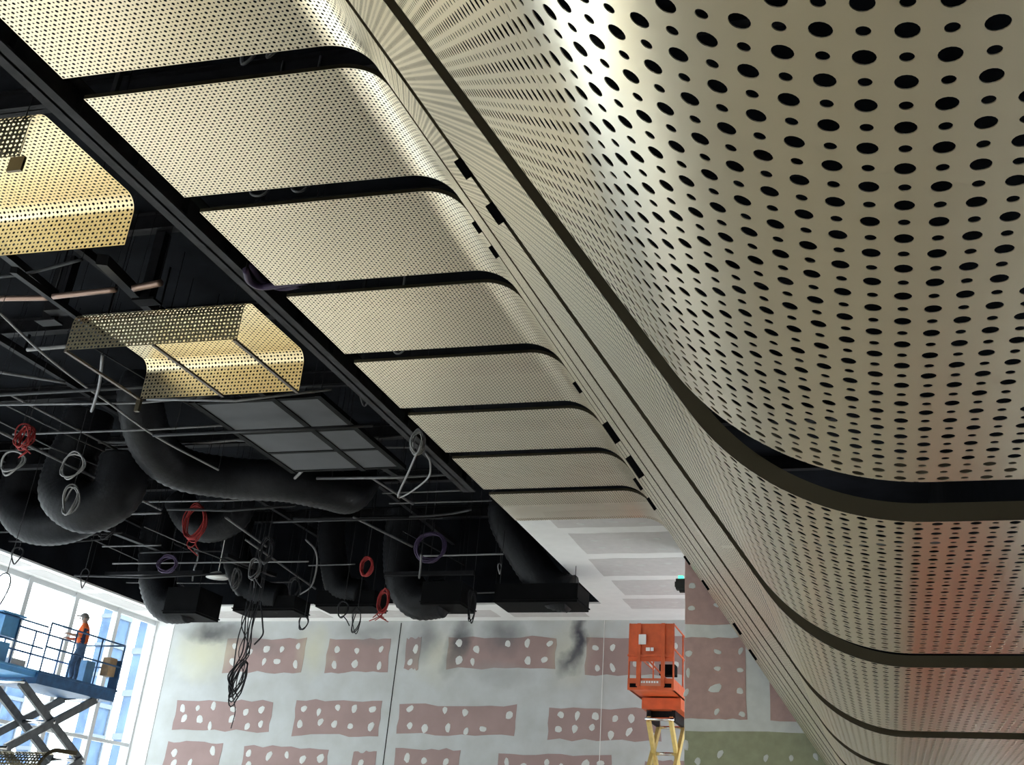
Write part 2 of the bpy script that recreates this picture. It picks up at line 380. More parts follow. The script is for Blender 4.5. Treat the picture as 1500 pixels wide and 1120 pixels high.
def perf(name, path, ua, ub, nrow, nseg, m, wall=0., pitch=P, rb=.30, rs=.19):
    """sheet along a profile path (u -> x,z) and v along y; a checker of large and small round holes"""
    ncol = max(1, round((ub - ua) / pitch)); du = (ub - ua) / ncol; dv = pitch
    gu, gv = 2 * ncol + 1, 2 * nrow + 1
    U = ua + np.arange(gu) * du / 2; V = np.arange(gv) * dv / 2
    x, z = path(U)
    G = np.stack([np.repeat(x[:, None], gv, 1), np.repeat(V[None], gu, 0), np.repeat(z[:, None], gv, 1)], -1).reshape(-1, 3)
    ii, jj = np.meshgrid(np.arange(ncol), np.arange(nrow), indexing='ij'); ii = ii.ravel(); jj = jj.ravel()
    offs = [(0, 0), (1, 0), (2, 0), (2, 1), (2, 2), (1, 2), (0, 2), (0, 1)]
    outer = np.stack([(2 * ii + a) * gv + 2 * jj + b_ for a, b_ in offs], 1)
    rad = np.where((ii + jj) % 2 == 0, rb, rs) * pitch
    th = np.radians(-135) + 2 * PI * np.arange(nseg) / nseg
    uc = ua + (ii + .5) * du; vc = (jj + .5) * dv
    uu = uc[:, None] + rad[:, None] * np.cos(th); vv = vc[:, None] + rad[:, None] * np.sin(th)
    hx, hz = path(uu)
    ring = np.stack([hx, vv, hz], -1)
    N = len(ii); base = len(G); inner = base + np.arange(N * nseg).reshape(N, nseg)
    verts = [G, ring.reshape(-1, 3)]
    quads, tris = [], []
    for j in range(8):
        a, b_ = outer[:, j], outer[:, (j + 1) % 8]
        if nseg == 8: quads.append(np.stack([a, inner[:, j], inner[:, (j + 1) % 8], b_], 1))
        else:
            quads.append(np.stack([a, inner[:, 2 * j + 1], inner[:, (2 * j + 2) % 16], b_], 1))
            tris.append(np.stack([a, inner[:, 2 * j], inner[:, 2 * j + 1]], 1))
    if wall:
        eps = 1e-3; x2, z2 = path(uu + eps); x1, z1 = path(uu - eps)
        tx, tz = x2 - x1, z2 - z1; L = np.hypot(tx, tz); nx, nz = tz / L, -tx / L      # up / away from the room
        nx, nz = np.where(nz < 0, -nx, nx), np.where(nz < 0, -nz, nz)
        top = np.stack([hx + nx * wall, vv, hz + nz * wall], -1)
        b2 = base + N * nseg; lo = b2 + np.arange(N * nseg).reshape(N, nseg); hi = lo + N * nseg
        verts += [ring.reshape(-1, 3), top.reshape(-1, 3)]
        for j in range(nseg):
            k = (j + 1) % nseg; quads.append(np.stack([lo[:, j], hi[:, j], hi[:, k], lo[:, k]], 1))
    verts = np.concatenate(verts); quads = np.concatenate(quads)
    tris = np.concatenate(tris) if tris else np.zeros((0, 3), int)
    me = bpy.data.meshes.new(name)
    me.vertices.add(len(verts)); me.vertices.foreach_set('co', verts.astype(np.float32).ravel())
    nl = quads.size + tris.size; me.loops.add(nl); me.loops.foreach_set('vertex_index', np.concatenate([quads.ravel(), tris.ravel()]).astype(np.int32))
    npoly = len(quads) + len(tris); me.polygons.add(npoly)
    st = np.concatenate([np.arange(len(quads)) * 4, quads.size + np.arange(len(tris)) * 3]).astype(np.int32)
    me.polygons.foreach_set('loop_start', st)
    me.polygons.foreach_set('use_smooth', np.ones(npoly, bool)); me.update(calc_edges=True); me.validate()
    me.materials.append(M[m]); return me
def flange(name, path, ua, ub, y, h, m, n=60, t=.003):
    u = np.linspace(ua, ub, n); x, z = path(u); eps = 1e-3
    x2, z2 = path(u + eps); x1, z1 = path(u - eps); L = np.hypot(x2 - x1, z2 - z1); nx, nz = (z2 - z1) / L, -(x2 - x1) / L
    s_ = np.where(nz < 0, -1, 1); nx, nz = nx * s_, nz * s_
    mb = MB(); vs = []
    for k in range(n):
        for yy in (y, y + t):
            vs.append((x[k], yy, z[k])); vs.append((x[k] + nx[k] * h, yy, z[k] + nz[k] * h))
    fs = []
    for k in range(n - 1):
        a = 4 * k; c = a + 4
        fs += [(a, a + 1, c + 1, c), (a + 2, c + 2, c + 3, a + 3), (a + 1, a + 3, c + 3, c + 1), (a, c, c + 2, a + 2)]
    mb.add(vs, fs); return mb.mesh(name, m)
NROW = 41; PLEN = NROW * P                          # panel length 1.97 m
U_A, U_B = .0, CUM[25] + .10 * S                    # soffit and nose
U_C = CUM[26] - .02; U_D = CUM[-1]
SP = [('soffit_panel', U_A, U_B - .0004, 16, .0016), ('slope_panel', U_B + .0004, U_C - .0004, 8, 0), ('ceiling_panel', U_C + .0004, U_D, 8, 0)]
MESH = {}
for nme, a, b_, ns_, wl in SP:
    MESH[nme] = (perf(nme, at, a, b_, NROW, ns_, 'metal', wl, rb=.33 if nme == 'ceiling_panel' else .305, rs=.21 if nme == 'ceiling_panel' else .19), flange(nme + '_flange', at, a, b_, 0, .05, 'flange'), flange(nme + '_flange', at, a, b_, PLEN - .003, .05, 'flange'))
LAB = {'soffit_panel': ('low champagne metal soffit panel with rounded nose and large round perforations', 'panel', 'rounded soffit panels along the low bulkhead'),
       'slope_panel': ('steep sloping perforated metal panel linking the low soffit to the high ceiling', 'panel', 'steep slope panels of the bulkhead'),
       'ceiling_panel': ('flat pale gold perforated ceiling panel curving down into the slope', 'panel', 'high perforated ceiling panels between black gaps')}
J = [3.335 - 2.685 * 3, 3.335 - 2.685 * 2, 3.335 - 2.685, 3.335, 5.99] + [9.07 + 2.685 * k for k in range(9)]
for k in range(len(J) - 1):
    y0 = (J[k] + .198) * S; y1 = (J[k + 1] - .198) * S; sy = (y1 - y0) / PLEN
    for nme, a, b_, ns_, wl in SP:
        if nme == 'ceiling_panel' and y1 / S > 28: continue
        me, f0, f1 = MESH[nme]
        o = link(nme, me, None, (0, y0, EYE)); o.scale = (1, sy, 1)
        l, c_, gr = LAB[nme]
        if k == len(J) - 2: l = {'soffit_panel': 'rounded perforated soffit panel ending against the plasterboard return wall', 'slope_panel': 'steep perforated slope panel ending against the plasterboard return wall'}.get(nme, l)
        if nme == 'ceiling_panel' and J[k + 2] - .19 > 28 and J[k + 1] - .19 <= 28: l = 'flat perforated ceiling panel next to the white plaster ceiling'
        if nme == 'ceiling_panel':
            for yc, tx in ((8.8, 'flat perforated ceiling panel beside the gold trough that has no cross braces'), (11.1, 'flat perforated ceiling panel beside the gap between the two gold troughs'), (13.4, 'flat perforated ceiling panel above the sagging purple cables'), (15.7, 'flat perforated ceiling panel beside the far end of the braced gold trough'), (18.0, 'flat perforated ceiling panel beside the start of the dark access tray'), (20.3, 'flat perforated ceiling panel beside the pale teardrop cable loop')):
                if abs((y0 + y1) / 2 - yc) < .6: l = tx
        if nme == 'soffit_panel' and k == 3: l = 'rounded perforated soffit panel carrying the strongest orange reflection'
        tag(o, l, c_, gr)
        link('edge_flange', f0, o); link('edge_flange', f1, o)

# unseen black board added in the bulkhead void so panel holes look dark
bp_ = [(x_ + (.10 if z_ > SZ - EYE + .3 else 0), z_ + EYE + .12) for x_, z_ in PROF[:52]]
bp_ = [q_ for q_ in bp_ if q_[1] < PZ - .15] ; bp_ += [(bp_[-1][0] + .1, PZ - .1), (RX + .38, PZ - .1), (RX + .38, bp_[0][1])]
struct(MB().prism(bp_, 1, 26.16, 26.22).build('wall_blackout', 'void'))

# black bars imitating dark cutouts at the near edges of the slope panels
slopes = [o for o in C.objects if o.name.startswith('slope_panel')]
for (px, py, ln, wd_) in [(681, 248, .15, .05), (723, 314, .15, .05), (698, 333, .17, .06), (722, 369, .17, .06), (843, 567, .2, .07), (897, 632, .3, .1), (932, 682, .3, .1), (935, 708, .26, .08), (954, 737, .26, .08), (1008, 820, .22, .06), (1036, 856, .22, .06), (1080, 920, .22, .06), (1103, 958, .22, .06)]:
    best = None
    for o in slopes:
        yy = o.location.y - .012; p = atY(px, py, yy)
        zr, xr = (p.z - EYE) / S, p.x / S
        line_x = nose_e[0] - (zr - nose_e[1]) / 1.4625
        dd = abs(xr - line_x) + (0 if nose_e[1] < zr < 7.6 else 9)
        if best is None or dd < best[0]: best = (dd, o, p, yy)
    dd, o, p, yy = best
    if dd > 3: continue
    zr = (p.z - EYE) / S; cxp = (nose_e[0] - (zr - nose_e[1]) / 1.4625) * S
    d = Vector((-math.cos(ang), 0, math.sin(ang))); c = Vector((cxp, 0, zr * S))
    m = MB().bar(c - d * ln / 2, c + d * ln / 2, wd_ * 1.4, .02, upv=(0, 1, 0))
    k = m.build('dark_notch', 'black', o); k.location.y = -.03 / o.scale.y

# ------------------------------------------------------------------ hung gold troughs (inverted U)
TH, TW, TR = .69, 2.05, .22
def upath():
    pts = [(0, 0), (0, TH - TR)]
    for k in range(1, 13): t = PI / 2 * k / 12; pts.append((TR - TR * math.cos(t), TH - TR + TR * math.sin(t)))
    pts.append((TW - TR, TH))
    for k in range(1, 13): t = PI / 2 * k / 12; pts.append((TW - TR + TR * math.sin(t), TH - TR + TR * math.cos(t)))
    pts.append((TW, 0)); return np.array(pts)
UP = upath(); UC = np.concatenate([[0], np.cumsum(np.hypot(*np.diff(UP, axis=0).T))])
def uat(u): u = np.asarray(u); return np.interp(u, UC, UP[:, 0]), np.interp(u, UC, UP[:, 1])
TP = P * 1.3; TROWS = 48; TLEN = TROWS * TP
tme = perf('trough_sheet', uat, 0, UC[-1], TROWS, 8, 'gold', pitch=TP, rb=.33, rs=.22)
def trough(y0, label, braces, tab):
    r = empty('perforated_trough', (-9.05, y0, CZ + .003), PI / 2); tag(r, label, 'trough', 'hung gold troughs in the black ceiling void')
    link('perforated_sheet', tme, r)
    for v_ in (0, TLEN - .02):
        MB().bar((0, v_, .012), (0, v_ + .02, .012), .02, .02).build('edge_clip', 'flange', r)
    for b_ in braces:
        MB().bar((-.02, b_, -.02), (TW + .02, b_, -.02), .05, .035).build('cross_brace', 'steelbrown', r)
    for a, b_ in ((.3, .4), (.3, TLEN - .4), (TW - .3, .4), (TW - .3, TLEN - .4)):
        MB().cyl((a, b_, TH), (a, b_, ROOF - CZ - .004), .008, 6).build('hanger_rod', 'steel', r)
    if tab: p = atZ(24, 241, CZ + .3); c_ = (p.y - y0, -9.05 - p.x); MB().box((c_[0] - .02, c_[1] - .1, .2), (c_[0] + .02, c_[1] + .1, .40)).cyl((c_[0], c_[1], .39), (c_[0], c_[1], TH), .006, 6).build('tab', 'flange', r)
    else: MB().box((TW - .06, TLEN - .06, -.24), (TW, TLEN + .02, -.03)).build('end_bracket', 'flange', r)
    return r
M['steelbrown'] = mat('brown_steel', (.12, .095, .075), .5, .4)
trough(13.65, 'gold perforated inverted-U trough with brown cross braces under its open bottom', [.03, TLEN * .47, TLEN - .03], False)
trough(8.70, 'gold perforated inverted-U trough with one dark square tab and no cross braces', [], True)

# dark access tray behind the braced trough
TZ = EYE + 7.31
tr_ = empty('access_tray', (-10.6, 19.0, TZ)); tag(tr_, 'dark grey ceiling access tray of six boards behind the braced trough', 'ceiling tray')
X0, X1, Y0, Y1 = -11.9, -9.38, 17.05, 20.95
XS = [X0, X0 + 1.62, X1]; YS = [Y0, Y0 + 1.6, Y0 + 2.75, Y1]
ox, oy = -10.6, 19.0
for a in range(2):
    for b_ in range(3):
        MB().box((XS[a] + .06 - ox, YS[b_] + .05 - oy, .02), (XS[a + 1] - .06 - ox, YS[b_ + 1] - .05 - oy, .05)).build('board', 'greyboard', tr_)
for xx in XS: MB().box((xx - .06 - ox, Y0 - .1 - oy, 0), (xx + .06 - ox, Y1 + .1 - oy, .09)).build('batten', 'black', tr_)
for yy in YS: MB().box((X0 - ox, yy - .05 - oy, .01), (X1 - ox, yy + .05 - oy, .08)).build('batten', 'black', tr_)
for xx in (X0, X1):
    for yy in (Y0, Y1): MB().cyl((xx - ox, yy - oy, .05), (xx - ox, yy - oy, ROOF - TZ - .004), .01, 6).build('hanger_rod', 'steel', tr_)

# ------------------------------------------------------------------ steel in the void
def ibeam_x(y, z, x0, x1, h=.34, w=.2):
    m = MB(); m.box((x0, y - w / 2, z), (x1, y + w / 2, z + .025)); m.box((x0, y - w / 2, z + h - .025), (x1, y + w / 2, z + h)); m.box((x0, y - .012, z), (x1, y + .012, z + h)); return m
for k in range(8):
    y = 7.3 + k * 3.4
    tag(ibeam_x(y, ROOF - .345, VL + .02, -.5).build('roof_joist', 'steel'), 'black steel roof beam crossing under the void slab', 'beam', 'roof beams in the black void')
GZ = CZ + .30; LX0 = LX; LX = LX - .33
m = MB(); m.box((LX - .52, 2, GZ), (LX - .24, 22.3, GZ + .03)); m.box((LX - .40, 2, GZ), (LX - .36, 22.3, GZ + .4)); m.box((LX - .52, 2, GZ + .38), (LX - .24, 22.3, GZ + .41))
for y in np.arange(3, 22, 1.1): m.box((LX - .5, y, GZ + .03), (LX - .26, y + .015, GZ + .38))
for y in (4, 9, 16, 22): m.box((LX - .41, y, GZ + .4), (LX - .35, y + .06, ROOF - .005))
LX = LX0
tag(m.build('edge_girder', 'girder'), 'long black steel beam with stiffeners beside the panel ceiling edge', 'beam')
# ------------------------------------------------------------------ ducts
def duct(pts, r, label, name='flexible_duct', riser=True, ribs=True):
    pts = [Vector(p) for p in pts]
    if riser and pts[0].z < ROOF - .8: pts = [Vector((pts[0].x, pts[0].y, ROOF - .5))] + pts
    pp = catmull(pts, 14); rr = []
    L = 0
    for i in range(len(pp)):
        if i: L += (pp[i] - pp[i - 1]).length
        rr.append(r * (1 + (.022 if ribs else 0) * (1 if i % 2 else -1)))
    return tag(MB().tube(pp, rr, 20).build(name, 'duct'), label, 'duct', 'black flexible ducts in the void')
Zc = 9.25
def pl(Y, pts): return [atY(a, b_, Y) for a, b_ in pts]
duct([atZ(205, 585, 10.2), atZ(222, 648, 9.5), atZ(262, 685, Zc), atZ(340, 700, Zc), atZ(420, 705, Zc), atZ(480, 716, Zc), atZ(512, 722, 9.35), atZ(530, 700, 10.0)], .47, 'sagging black flexible duct lying behind the access tray')
duct(pl(21.5, [(122, 640), (104, 680), (96, 722), (130, 744), (172, 722), (184, 670)]), .56, 'fat black duct elbow hanging between the two grey cable rings')
duct(pl(23.6, [(34, 700), (26, 738), (52, 766), (105, 764), (150, 735), (165, 690)]), .50, 'fat black duct elbow hanging over the white window soffit')
duct(pl(27.5, [(262, 730), (280, 760), (310, 772), (345, 755), (355, 715)]), .42, 'short black duct elbow behind the red cable coil')
for (Y, pts, r, lab, (xa, ya, xb, yb)) in [
    (29.6, [(230, 790), (230, 850), (246, 884), (280, 886)], .50, 'black duct elbow dipping below the ceiling at the window end of the back wall', (262, 866, 301, 904)),
    (30.2, [(345, 800), (358, 848), (384, 872), (412, 876)], .42, 'black duct elbow above the hanging bundle of dark cables', (352, 876, 436, 897)),
    (30.4, [(485, 780), (490, 830), (500, 862), (530, 870)], .40, 'black duct elbow between the cable bundle and the small red coil', (472, 868, 552, 891)),
    (29.8, [(588, 800), (592, 848), (612, 878), (650, 876)], .52, 'black duct elbow beside the hanging red cable tangle', (630, 858, 684, 891)),
    (28.5, [(742, 760), (772, 815), (806, 860), (838, 870)], .48, 'black duct elbow ending at the corner of the plaster ceiling', (735, 862, 853, 888))]:
    d_ = duct(pl(Y, pts), r, lab)
    a = atY(xa, ya, Y); b_ = atY(xb, yb, Y); y0_ = Y - (.56 if r > .45 else .3)
    m = MB(); m.box((a.x, y0_, b_.z), (b_.x, Y + .7, a.z)); m.box((a.x - .03, y0_ - .03, b_.z + .06), (b_.x + .03, Y + .73, b_.z + .09)); pb = m.build('plenum_box', 'black', d_)
    for xx in (a.x + .1, b_.x - .1): MB().cyl((xx, y0_ + .1, a.z), (xx, y0_ + .1, ROOF - .36), .01, 6).build('hanger_rod', 'steel', pb)

# ------------------------------------------------------------------ conduits and cables
from mathutils.bvhtree import BVHTree
OBST = []
def note(o_):
    bpy.context.view_layer.update(); vs, ps = [], []
    for q_ in [o_] + list(o_.children_recursive):
        if q_.type != 'MESH': continue
        b0 = len(vs); vs += [q_.matrix_world @ v_.co for v_ in q_.data.vertices]; ps += [tuple(b0 + i for i in p_.vertices) for p_ in q_.data.polygons]
    OBST.append(BVHTree.FromPolygons(vs, ps))
for o_ in list(C.objects):
    if o_.parent is None and o_.name.split('.')[0] in ('perforated_trough', 'access_tray', 'roof_joist', 'cable_tray', 'edge_girder', 'brace', 'drop_post', 'flexible_duct', 'plenum_box', 'wall_void_lining', 'ceiling_back', 'ceiling_left', 'ceiling', 'trim_1'): note(o_)
def free(make):
    """make(dz) gives a mesh builder; the first height that touches nothing already built is kept"""
    m = None
    for dz in (0, -.06, .06, -.12, .12, -.2, .2, -.28, .3, -.36, .42, -.45, .55, .7, -.55, .9):
        m = make(dz)
        if m is None: continue
        t = BVHTree.FromPolygons([Vector(v_) for v_ in m.v], m.f)
        if not any(t.overlap(b_) for b_ in OBST): break
    OBST.append(t); return m
p = atZ(318, 846, 8.6); m = MB()
m.tube([p + Vector((0, 0, .18)), p + Vector((0, 0, .12)), p + Vector((0, 0, 0))], [.06, .2, .32], 16); m.cyl(p + Vector((0, 0, .17)), (p.x, p.y, ROOF - .005), .012, 6)
note(tag(m.build('pendant_shade', 'label'), 'small white dome fitting hanging behind the dark cables', 'lamp'))

for x0_, lab in ((-21.6, 'black steel cable tray running along the void near the windows'), (-16.4, 'black steel cable tray running along the middle of the void'), (-12.6, 'black steel cable tray running along the void over the gold troughs')):
    def make(dz):
        xx = x0_ + dz * 3; z = 10.35; m = MB(); m.box((xx - .06, 5, z), (xx + .06, 32.3, z + .14))
        for y in (7.3, 7.3 + 3.4 * 3, 7.3 + 3.4 * 6): m.box((xx - .02, y - .02, z + .1), (xx + .02, y + .02, ROOF - .36))
        return m if xx > VL + .2 else None
    tag(free(make).build('cable_tray', 'steel'), lab, 'tray', 'cable trays in the void')
def hanger(m, c, r=.006, mi=1): m.cyl((c.x, c.y, c.z), (c.x, c.y, ROOF - .005), r, 5, mi)
def strut(a, b_, z0, z1, w, label):
    def make(dz):
        p = atZ(*a, z0 + dz); q_ = atZ(*b_, z1 + dz); m = MB().bar(p, q_, w, w); m.cyl(q_, (q_.x, q_.y, ROOF - .005), .02, 6)
        return m if q_.z < ROOF - .45 else None
    return tag(free(make).build('brace', 'steel'), label, 'brace', 'diagonal braces in the void')
strut((150, 380), (232, 462), 9.4, 10.4, .16, 'stout black diagonal brace rising behind the braced gold trough')
strut((0, 365), (80, 430), 9.3, 9.9, .12, 'black diagonal brace between the two gold troughs')
strut((20, 395), (150, 490), 9.2, 10.0, .10, 'long thin black diagonal brace passing the copper pipes')
strut((300, 585), (370, 650), 9.6, 10.2, .12, 'black diagonal brace behind the access tray')
for (a, z) in [((85, 455), 9.6), ((72, 470), 9.3), ((215, 440), 9.7)]:
    def make(dz):
        p = atZ(*a, z + dz); m = MB(); m.box((p.x - .09, p.y - .09, z + dz), (p.x + .09, p.y + .09, ROOF - .36)); m.box((p.x - .2, p.y - .12, z + dz - .04), (p.x + .2, p.y + .12, z + dz)); return m
    tag(free(make).build('drop_post', 'steel'), 'black steel drop post with a foot plate hanging in the void', 'post', 'drop posts in the void')
# extra clutter: thin dark services running both ways
rq = random.Random(11)
for k in range(34):
    z = rq.uniform(8.75, 10.2); px, py = rq.uniform(20, 640), rq.uniform(560, 850)
    def make(dz):
        c = atZ(px, py, z + dz)
        if not (VL + 1 < c.x < LX - 1 and 11.5 < c.y < VB - 1): return MB().box((-15, 30, 10.6), (-14.99, 30.01, 10.61)) if dz > .8 else None
        L = 1.2 + (k * 37 % 23) / 10; d = Vector((1, 0, 0)) if k % 3 else Vector((.12, 1, 0)).normalized()
        p, q_ = c - d * L, c + d * L
        p.x = max(p.x, VL + .2); q_.x = min(q_.x, LX - .7); p.y = max(p.y, 8); q_.y = min(q_.y, VB - .2)
        m = MB()
        if k % 5 == 0: m.bar(p, q_, .16, .10)
        else: m.tube([p, (p + q_) / 2 - Vector((0, 0, .04 * (k % 4))), q_], .016 + .008 * (k % 3), 6)
        hanger(m, p.lerp(q_, .1)); hanger(m, p.lerp(q_, .9)); return m
    mb_ = free(make)
    if len(mb_.v) < 12: continue
    tag(mb_.build('service_pipe', ['steel' if k % 5 == 0 else ('conduit' if k % 2 else 'darkcable'), 'steel']), 'thin dark service pipe hung on two rods in the void', 'pipe', 'service pipes in the void')
def conduit(a, b_, z, r, mm, label, sag=0., name='conduit', zb=None, hang=True):
    def make(dz):
        p = atZ(*a, z + dz); q_ = atZ(*b_, (zb or z) + dz); n = 10
        pts = [p.lerp(q_, k / n) - Vector((0, 0, sag * 4 * (k / n) * (1 - k / n))) for k in range(n + 1)]
        if max(p.y, q_.y) > VB - .1 or min(p.x, q_.x) < VL + .1: return None
        m = MB().tube(pts, r, 6)
        for t in (1, n - 1): hanger(m, pts[t])
        return m
    return tag(free(make).build(name, [mm, 'steel']), label, 'conduit', 'conduits hung in the black void')
for (a, b_, z, r, mm, lab) in [
    ((165, 825), (452, 822), 8.95, .022, 'greycable', 'pale straight conduit crossing in front of the rear duct elbows'), ((452, 828), (520, 826), 8.95, .018, 'conduit', 'thin grey conduit crossing the rear of the void'),
    ((620, 814), (738, 811), 9.0, .022, 'greycable', 'pale conduit running from the purple coil to the plaster ceiling'), ((185, 853), (332, 854), 8.9, .018, 'conduit', 'thin grey conduit crossing the rear of the void'),
    ((372, 853), (428, 852), 8.9, .022, 'greycable', 'short pale conduit between two rear duct elbows'), ((0, 779), (60, 777), 9.1, .022, 'conduit', 'thin grey conduit crossing the rear of the void'),
    ((150, 800), (236, 798), 9.0, .022, 'conduit', 'thin grey conduit crossing the rear of the void'), ((345, 747), (425, 741), 9.1, .025, 'conduit', 'thin grey conduit crossing the rear of the void'),
    ((170, 753), (236, 751), 9.0, .03, 'conduit', 'thin grey conduit crossing the rear of the void'), ((500, 858), (530, 857), 8.85, .03, 'greycable', 'short pale conduit between two rear duct elbows'),
    ((490, 655), (650, 655), 9.6, .02, 'conduit', 'thin grey conduit crossing behind the access tray'), ((560, 722), (680, 718), 9.6, .02, 'conduit', 'thin grey conduit crossing behind the access tray'),
    ((570, 737), (720, 733), 9.6, .02, 'conduit', 'thin grey conduit crossing behind the access tray'), ((640, 870), (735, 867), 8.95, .02, 'conduit', 'thin grey conduit crossing the rear of the void'),
    ((0, 660), (240, 648), 10.3, .02, 'conduit', 'thin grey conduit crossing behind the access tray'), ((430, 760), (600, 757), 9.4, .05, 'steel', 'black pipe crossing the rear of the void'),
    ((0, 632), (236, 746), 9.2, .035, 'conduit', 'grey conduit slanting down beside the two cable rings'), ((14, 577), (232, 690), 9.4, .03, 'conduit', 'grey conduit slanting down above the cable rings'),
    ((518, 757), (604, 800), 9.3, .035, 'conduit', 'grey conduit slanting towards the purple coil'), ((360, 790), (462, 862), 8.95, .03, 'conduit', 'grey conduit slanting across the rear duct elbows'),
    ((545, 700), (605, 738), 9.4, .03, 'conduit', 'grey conduit slanting towards the purple coil'), ((330, 757), (390, 800), 9.0, .03, 'conduit', 'grey conduit slanting across the rear duct elbows'),
    ((0, 437), (72, 436), 9.6, .05, 'copper', 'copper pipe crossing above the braced trough'), ((78, 434), (170, 424), 9.6, .05, 'copper', 'copper pipe crossing above the braced trough'),
    ((196, 422), (236, 414), 9.6, .06, 'copper', 'copper pipe crossing above the braced trough'), ((40, 512), (100, 507), 9.2, .035, 'greycable', 'pale conduit ending at the corner of the braced trough'),
    ((0, 545), (96, 560), 9.6, .03, 'conduit', 'grey conduit slanting below the braced trough'), ((440, 480), (560, 470), 9.3, .03, 'steel', 'black rod crossing beside the braced trough')]:
    conduit(a, b_, z, r, mm, lab)
def cable(pts, r, mm, label, name='cable', z=9.2, riser=True):
    def make(dz):
        pp = [atZ(p[0], p[1], z + dz) for p in pts]
        if max(p.y for p in pp) > VB - .1 or min(p.x for p in pp) < VL + .1: return None
        m = MB().tube(catmull(pp, 6), r, 6); hanger(m, pp[0]); hanger(m, pp[-1]); return m
    return tag(free(make).build(name, [mm, 'steel']), label, 'cable', 'loose cables in the void')
cable([(0, 458), (60, 515), (120, 562), (160, 590), (230, 640), (320, 688)], .022, 'greycable', 'long pale cable drooping below the braced trough')
cable([(432, 700), (450, 683), (475, 668), (492, 660)], .035, 'greycable', 'stout pale cable tail curling above the sagging duct', z=9.0)
cable([(340, 700), (380, 697), (430, 688)], .02, 'conduit', 'grey cable drooping onto the sagging duct', z=9.6)
cable([(0, 405), (40, 400), (120, 380)], .03, 'darkcable', 'dark cable beside the copper pipes', z=9.6)
cable([(360, 395), (366, 412), (385, 420), (420, 415), (450, 412)], .05, 'purple', 'purple cable bunch sagging under the third panel gap', z=9.0)
cable([(368, 388), (380, 408), (410, 422), (440, 418)], .04, 'purple', 'purple cable bunch sagging under the third panel gap', z=9.0)
cable([(150, 520), (146, 560), (138, 590), (134, 602)], .03, 'conduit', 'grey cable whip with a green tip below the braced trough', z=8.9)
cable([(448, 790), (462, 806), (464, 830), (456, 858), (440, 870)], .025, 'conduit', 'grey cable hooking down in front of a rear duct elbow', z=8.8)
cable([(617, 812), (616, 830), (614, 846)], .03, 'conduit', 'stiff grey cable drop beside the purple coil', z=8.7)
cable([(285, 803), (290, 815), (284, 835), (282, 850)], .03, 'conduit', 'grey cable drop below the big red coil', z=8.8)
cable([(600, 757), (660, 752), (690, 746)], .03, 'darkcable', 'dark cable swagged towards the plaster ceiling', z=9.2)
cable([(526, 565), (528, 580), (534, 594), (542, 582)], .02, 'darkcable', 'dark cable loop beside the fifth panel gap', z=9.0)

def coil(px, py, w, h, mm, label, n=4, r=.02, z=8.7, jit=.12, Y=None, seed=1, tail=True, drop=0):
    def make(dz):
        rn = random.Random(seed); c = atY(px, py, Y + dz * 3) if Y else atZ(px, py, z + dz)
        if c.y > VB - .3: return None
        k = (c - O).length / F * .97; ha, hb = w * k / 2, h * k / 2
        m = MB()
        for i in range(n):
            ca, cb_ = ha * (1 + rn.uniform(-jit, jit)), hb * (1 + rn.uniform(-jit, jit)); o = Vector((rn.uniform(-jit, jit) * ha, rn.uniform(-.5, .5) * .12, rn.uniform(-jit, jit) * hb))
            tilt = rn.uniform(-.3, .3); pts = []
            for q_ in range(20):
                t = 2 * PI * q_ / 20; xx, zz = ca * math.cos(t), cb_ * math.sin(t)
                pts.append(c + o + Vector((xx * math.cos(tilt) - zz * math.sin(tilt) * .5, .05 * math.sin(2 * t + i), zz + xx * math.sin(tilt) * .5)))
            m.tube(pts, r * .8, 6, closed=True)
        hanger(m, c + Vector((0, 0, hb * .9)), .009)
        for i in range(drop):
            p = c + Vector((rn.uniform(-ha, ha) * .6, 0, -hb * .8)); m.tube(catmull([p, p + Vector((rn.uniform(-.2, .2), 0, -hb * .5)), p + Vector((rn.uniform(-.3, .3), 0, -hb * rn.uniform(.7, 1.2)))], 4), r * .7, 5)
        return m
    return tag(free(make).build('cable_coil', [mm, 'darkcable']), label, 'cable coil', 'cable coils hanging in the void')
coil(36, 640, 20, 30, 'redcable', 'small red cable tangle on a slanting conduit over the fat duct', 7, .018, seed=2, drop=3)
coil(285, 766, 30, 46, 'redcable', 'large red cable coil hanging before a short duct elbow', 9, .02, seed=3, drop=3)
coil(537, 830, 17, 26, 'redcable', 'neat small red cable ring between two rear duct elbows', 5, .03, jit=.06, seed=4)
coil(561, 880, 15, 30, 'redcable', 'red cable tangle hanging beside a rear duct elbow', 7, .02, Y=29.2, seed=5, drop=6)
coil(630, 800, 44, 40, 'purple', 'purple cable ring hanging in the rear of the void', 6, .03, z=8.9, jit=.1, seed=6)
coil(246, 826, 28, 22, 'purple', 'purple cable coil above the duct elbow by the windows', 6, .025, z=8.9, seed=7)
coil(17, 676, 32, 30, 'greycable', 'grey cable ring hanging beside the red tangle', 2, .025, seed=8)
coil(106, 680, 32, 36, 'greycable', 'grey cable ring hanging in front of the fat duct elbow', 3, .022, seed=9)
coil(103, 733, 20, 42, 'greycable', 'narrow grey cable loop hanging against the fat duct elbow', 3, .022, z=8.55, seed=10, tail=True)
coil(155, 775, 24, 24, 'darkcable', 'dark cable loop hanging behind the fat duct elbow', 3, .02, z=8.8, seed=11)
coil(612, 648, 20, 34, 'greycable', 'pale cable hank at the edge of the panel ceiling', 6, .02, z=8.75, seed=12)
coil(372, 832, 17, 28, 'conduit', 'grey cable loop hanging before the conduit crossing', 3, .025, z=8.75, seed=13, drop=2)
coil(390, 805, 18, 36, 'darkcable', 'dark cable hank hanging by the slanting conduit', 5, .02, z=8.8, seed=14)
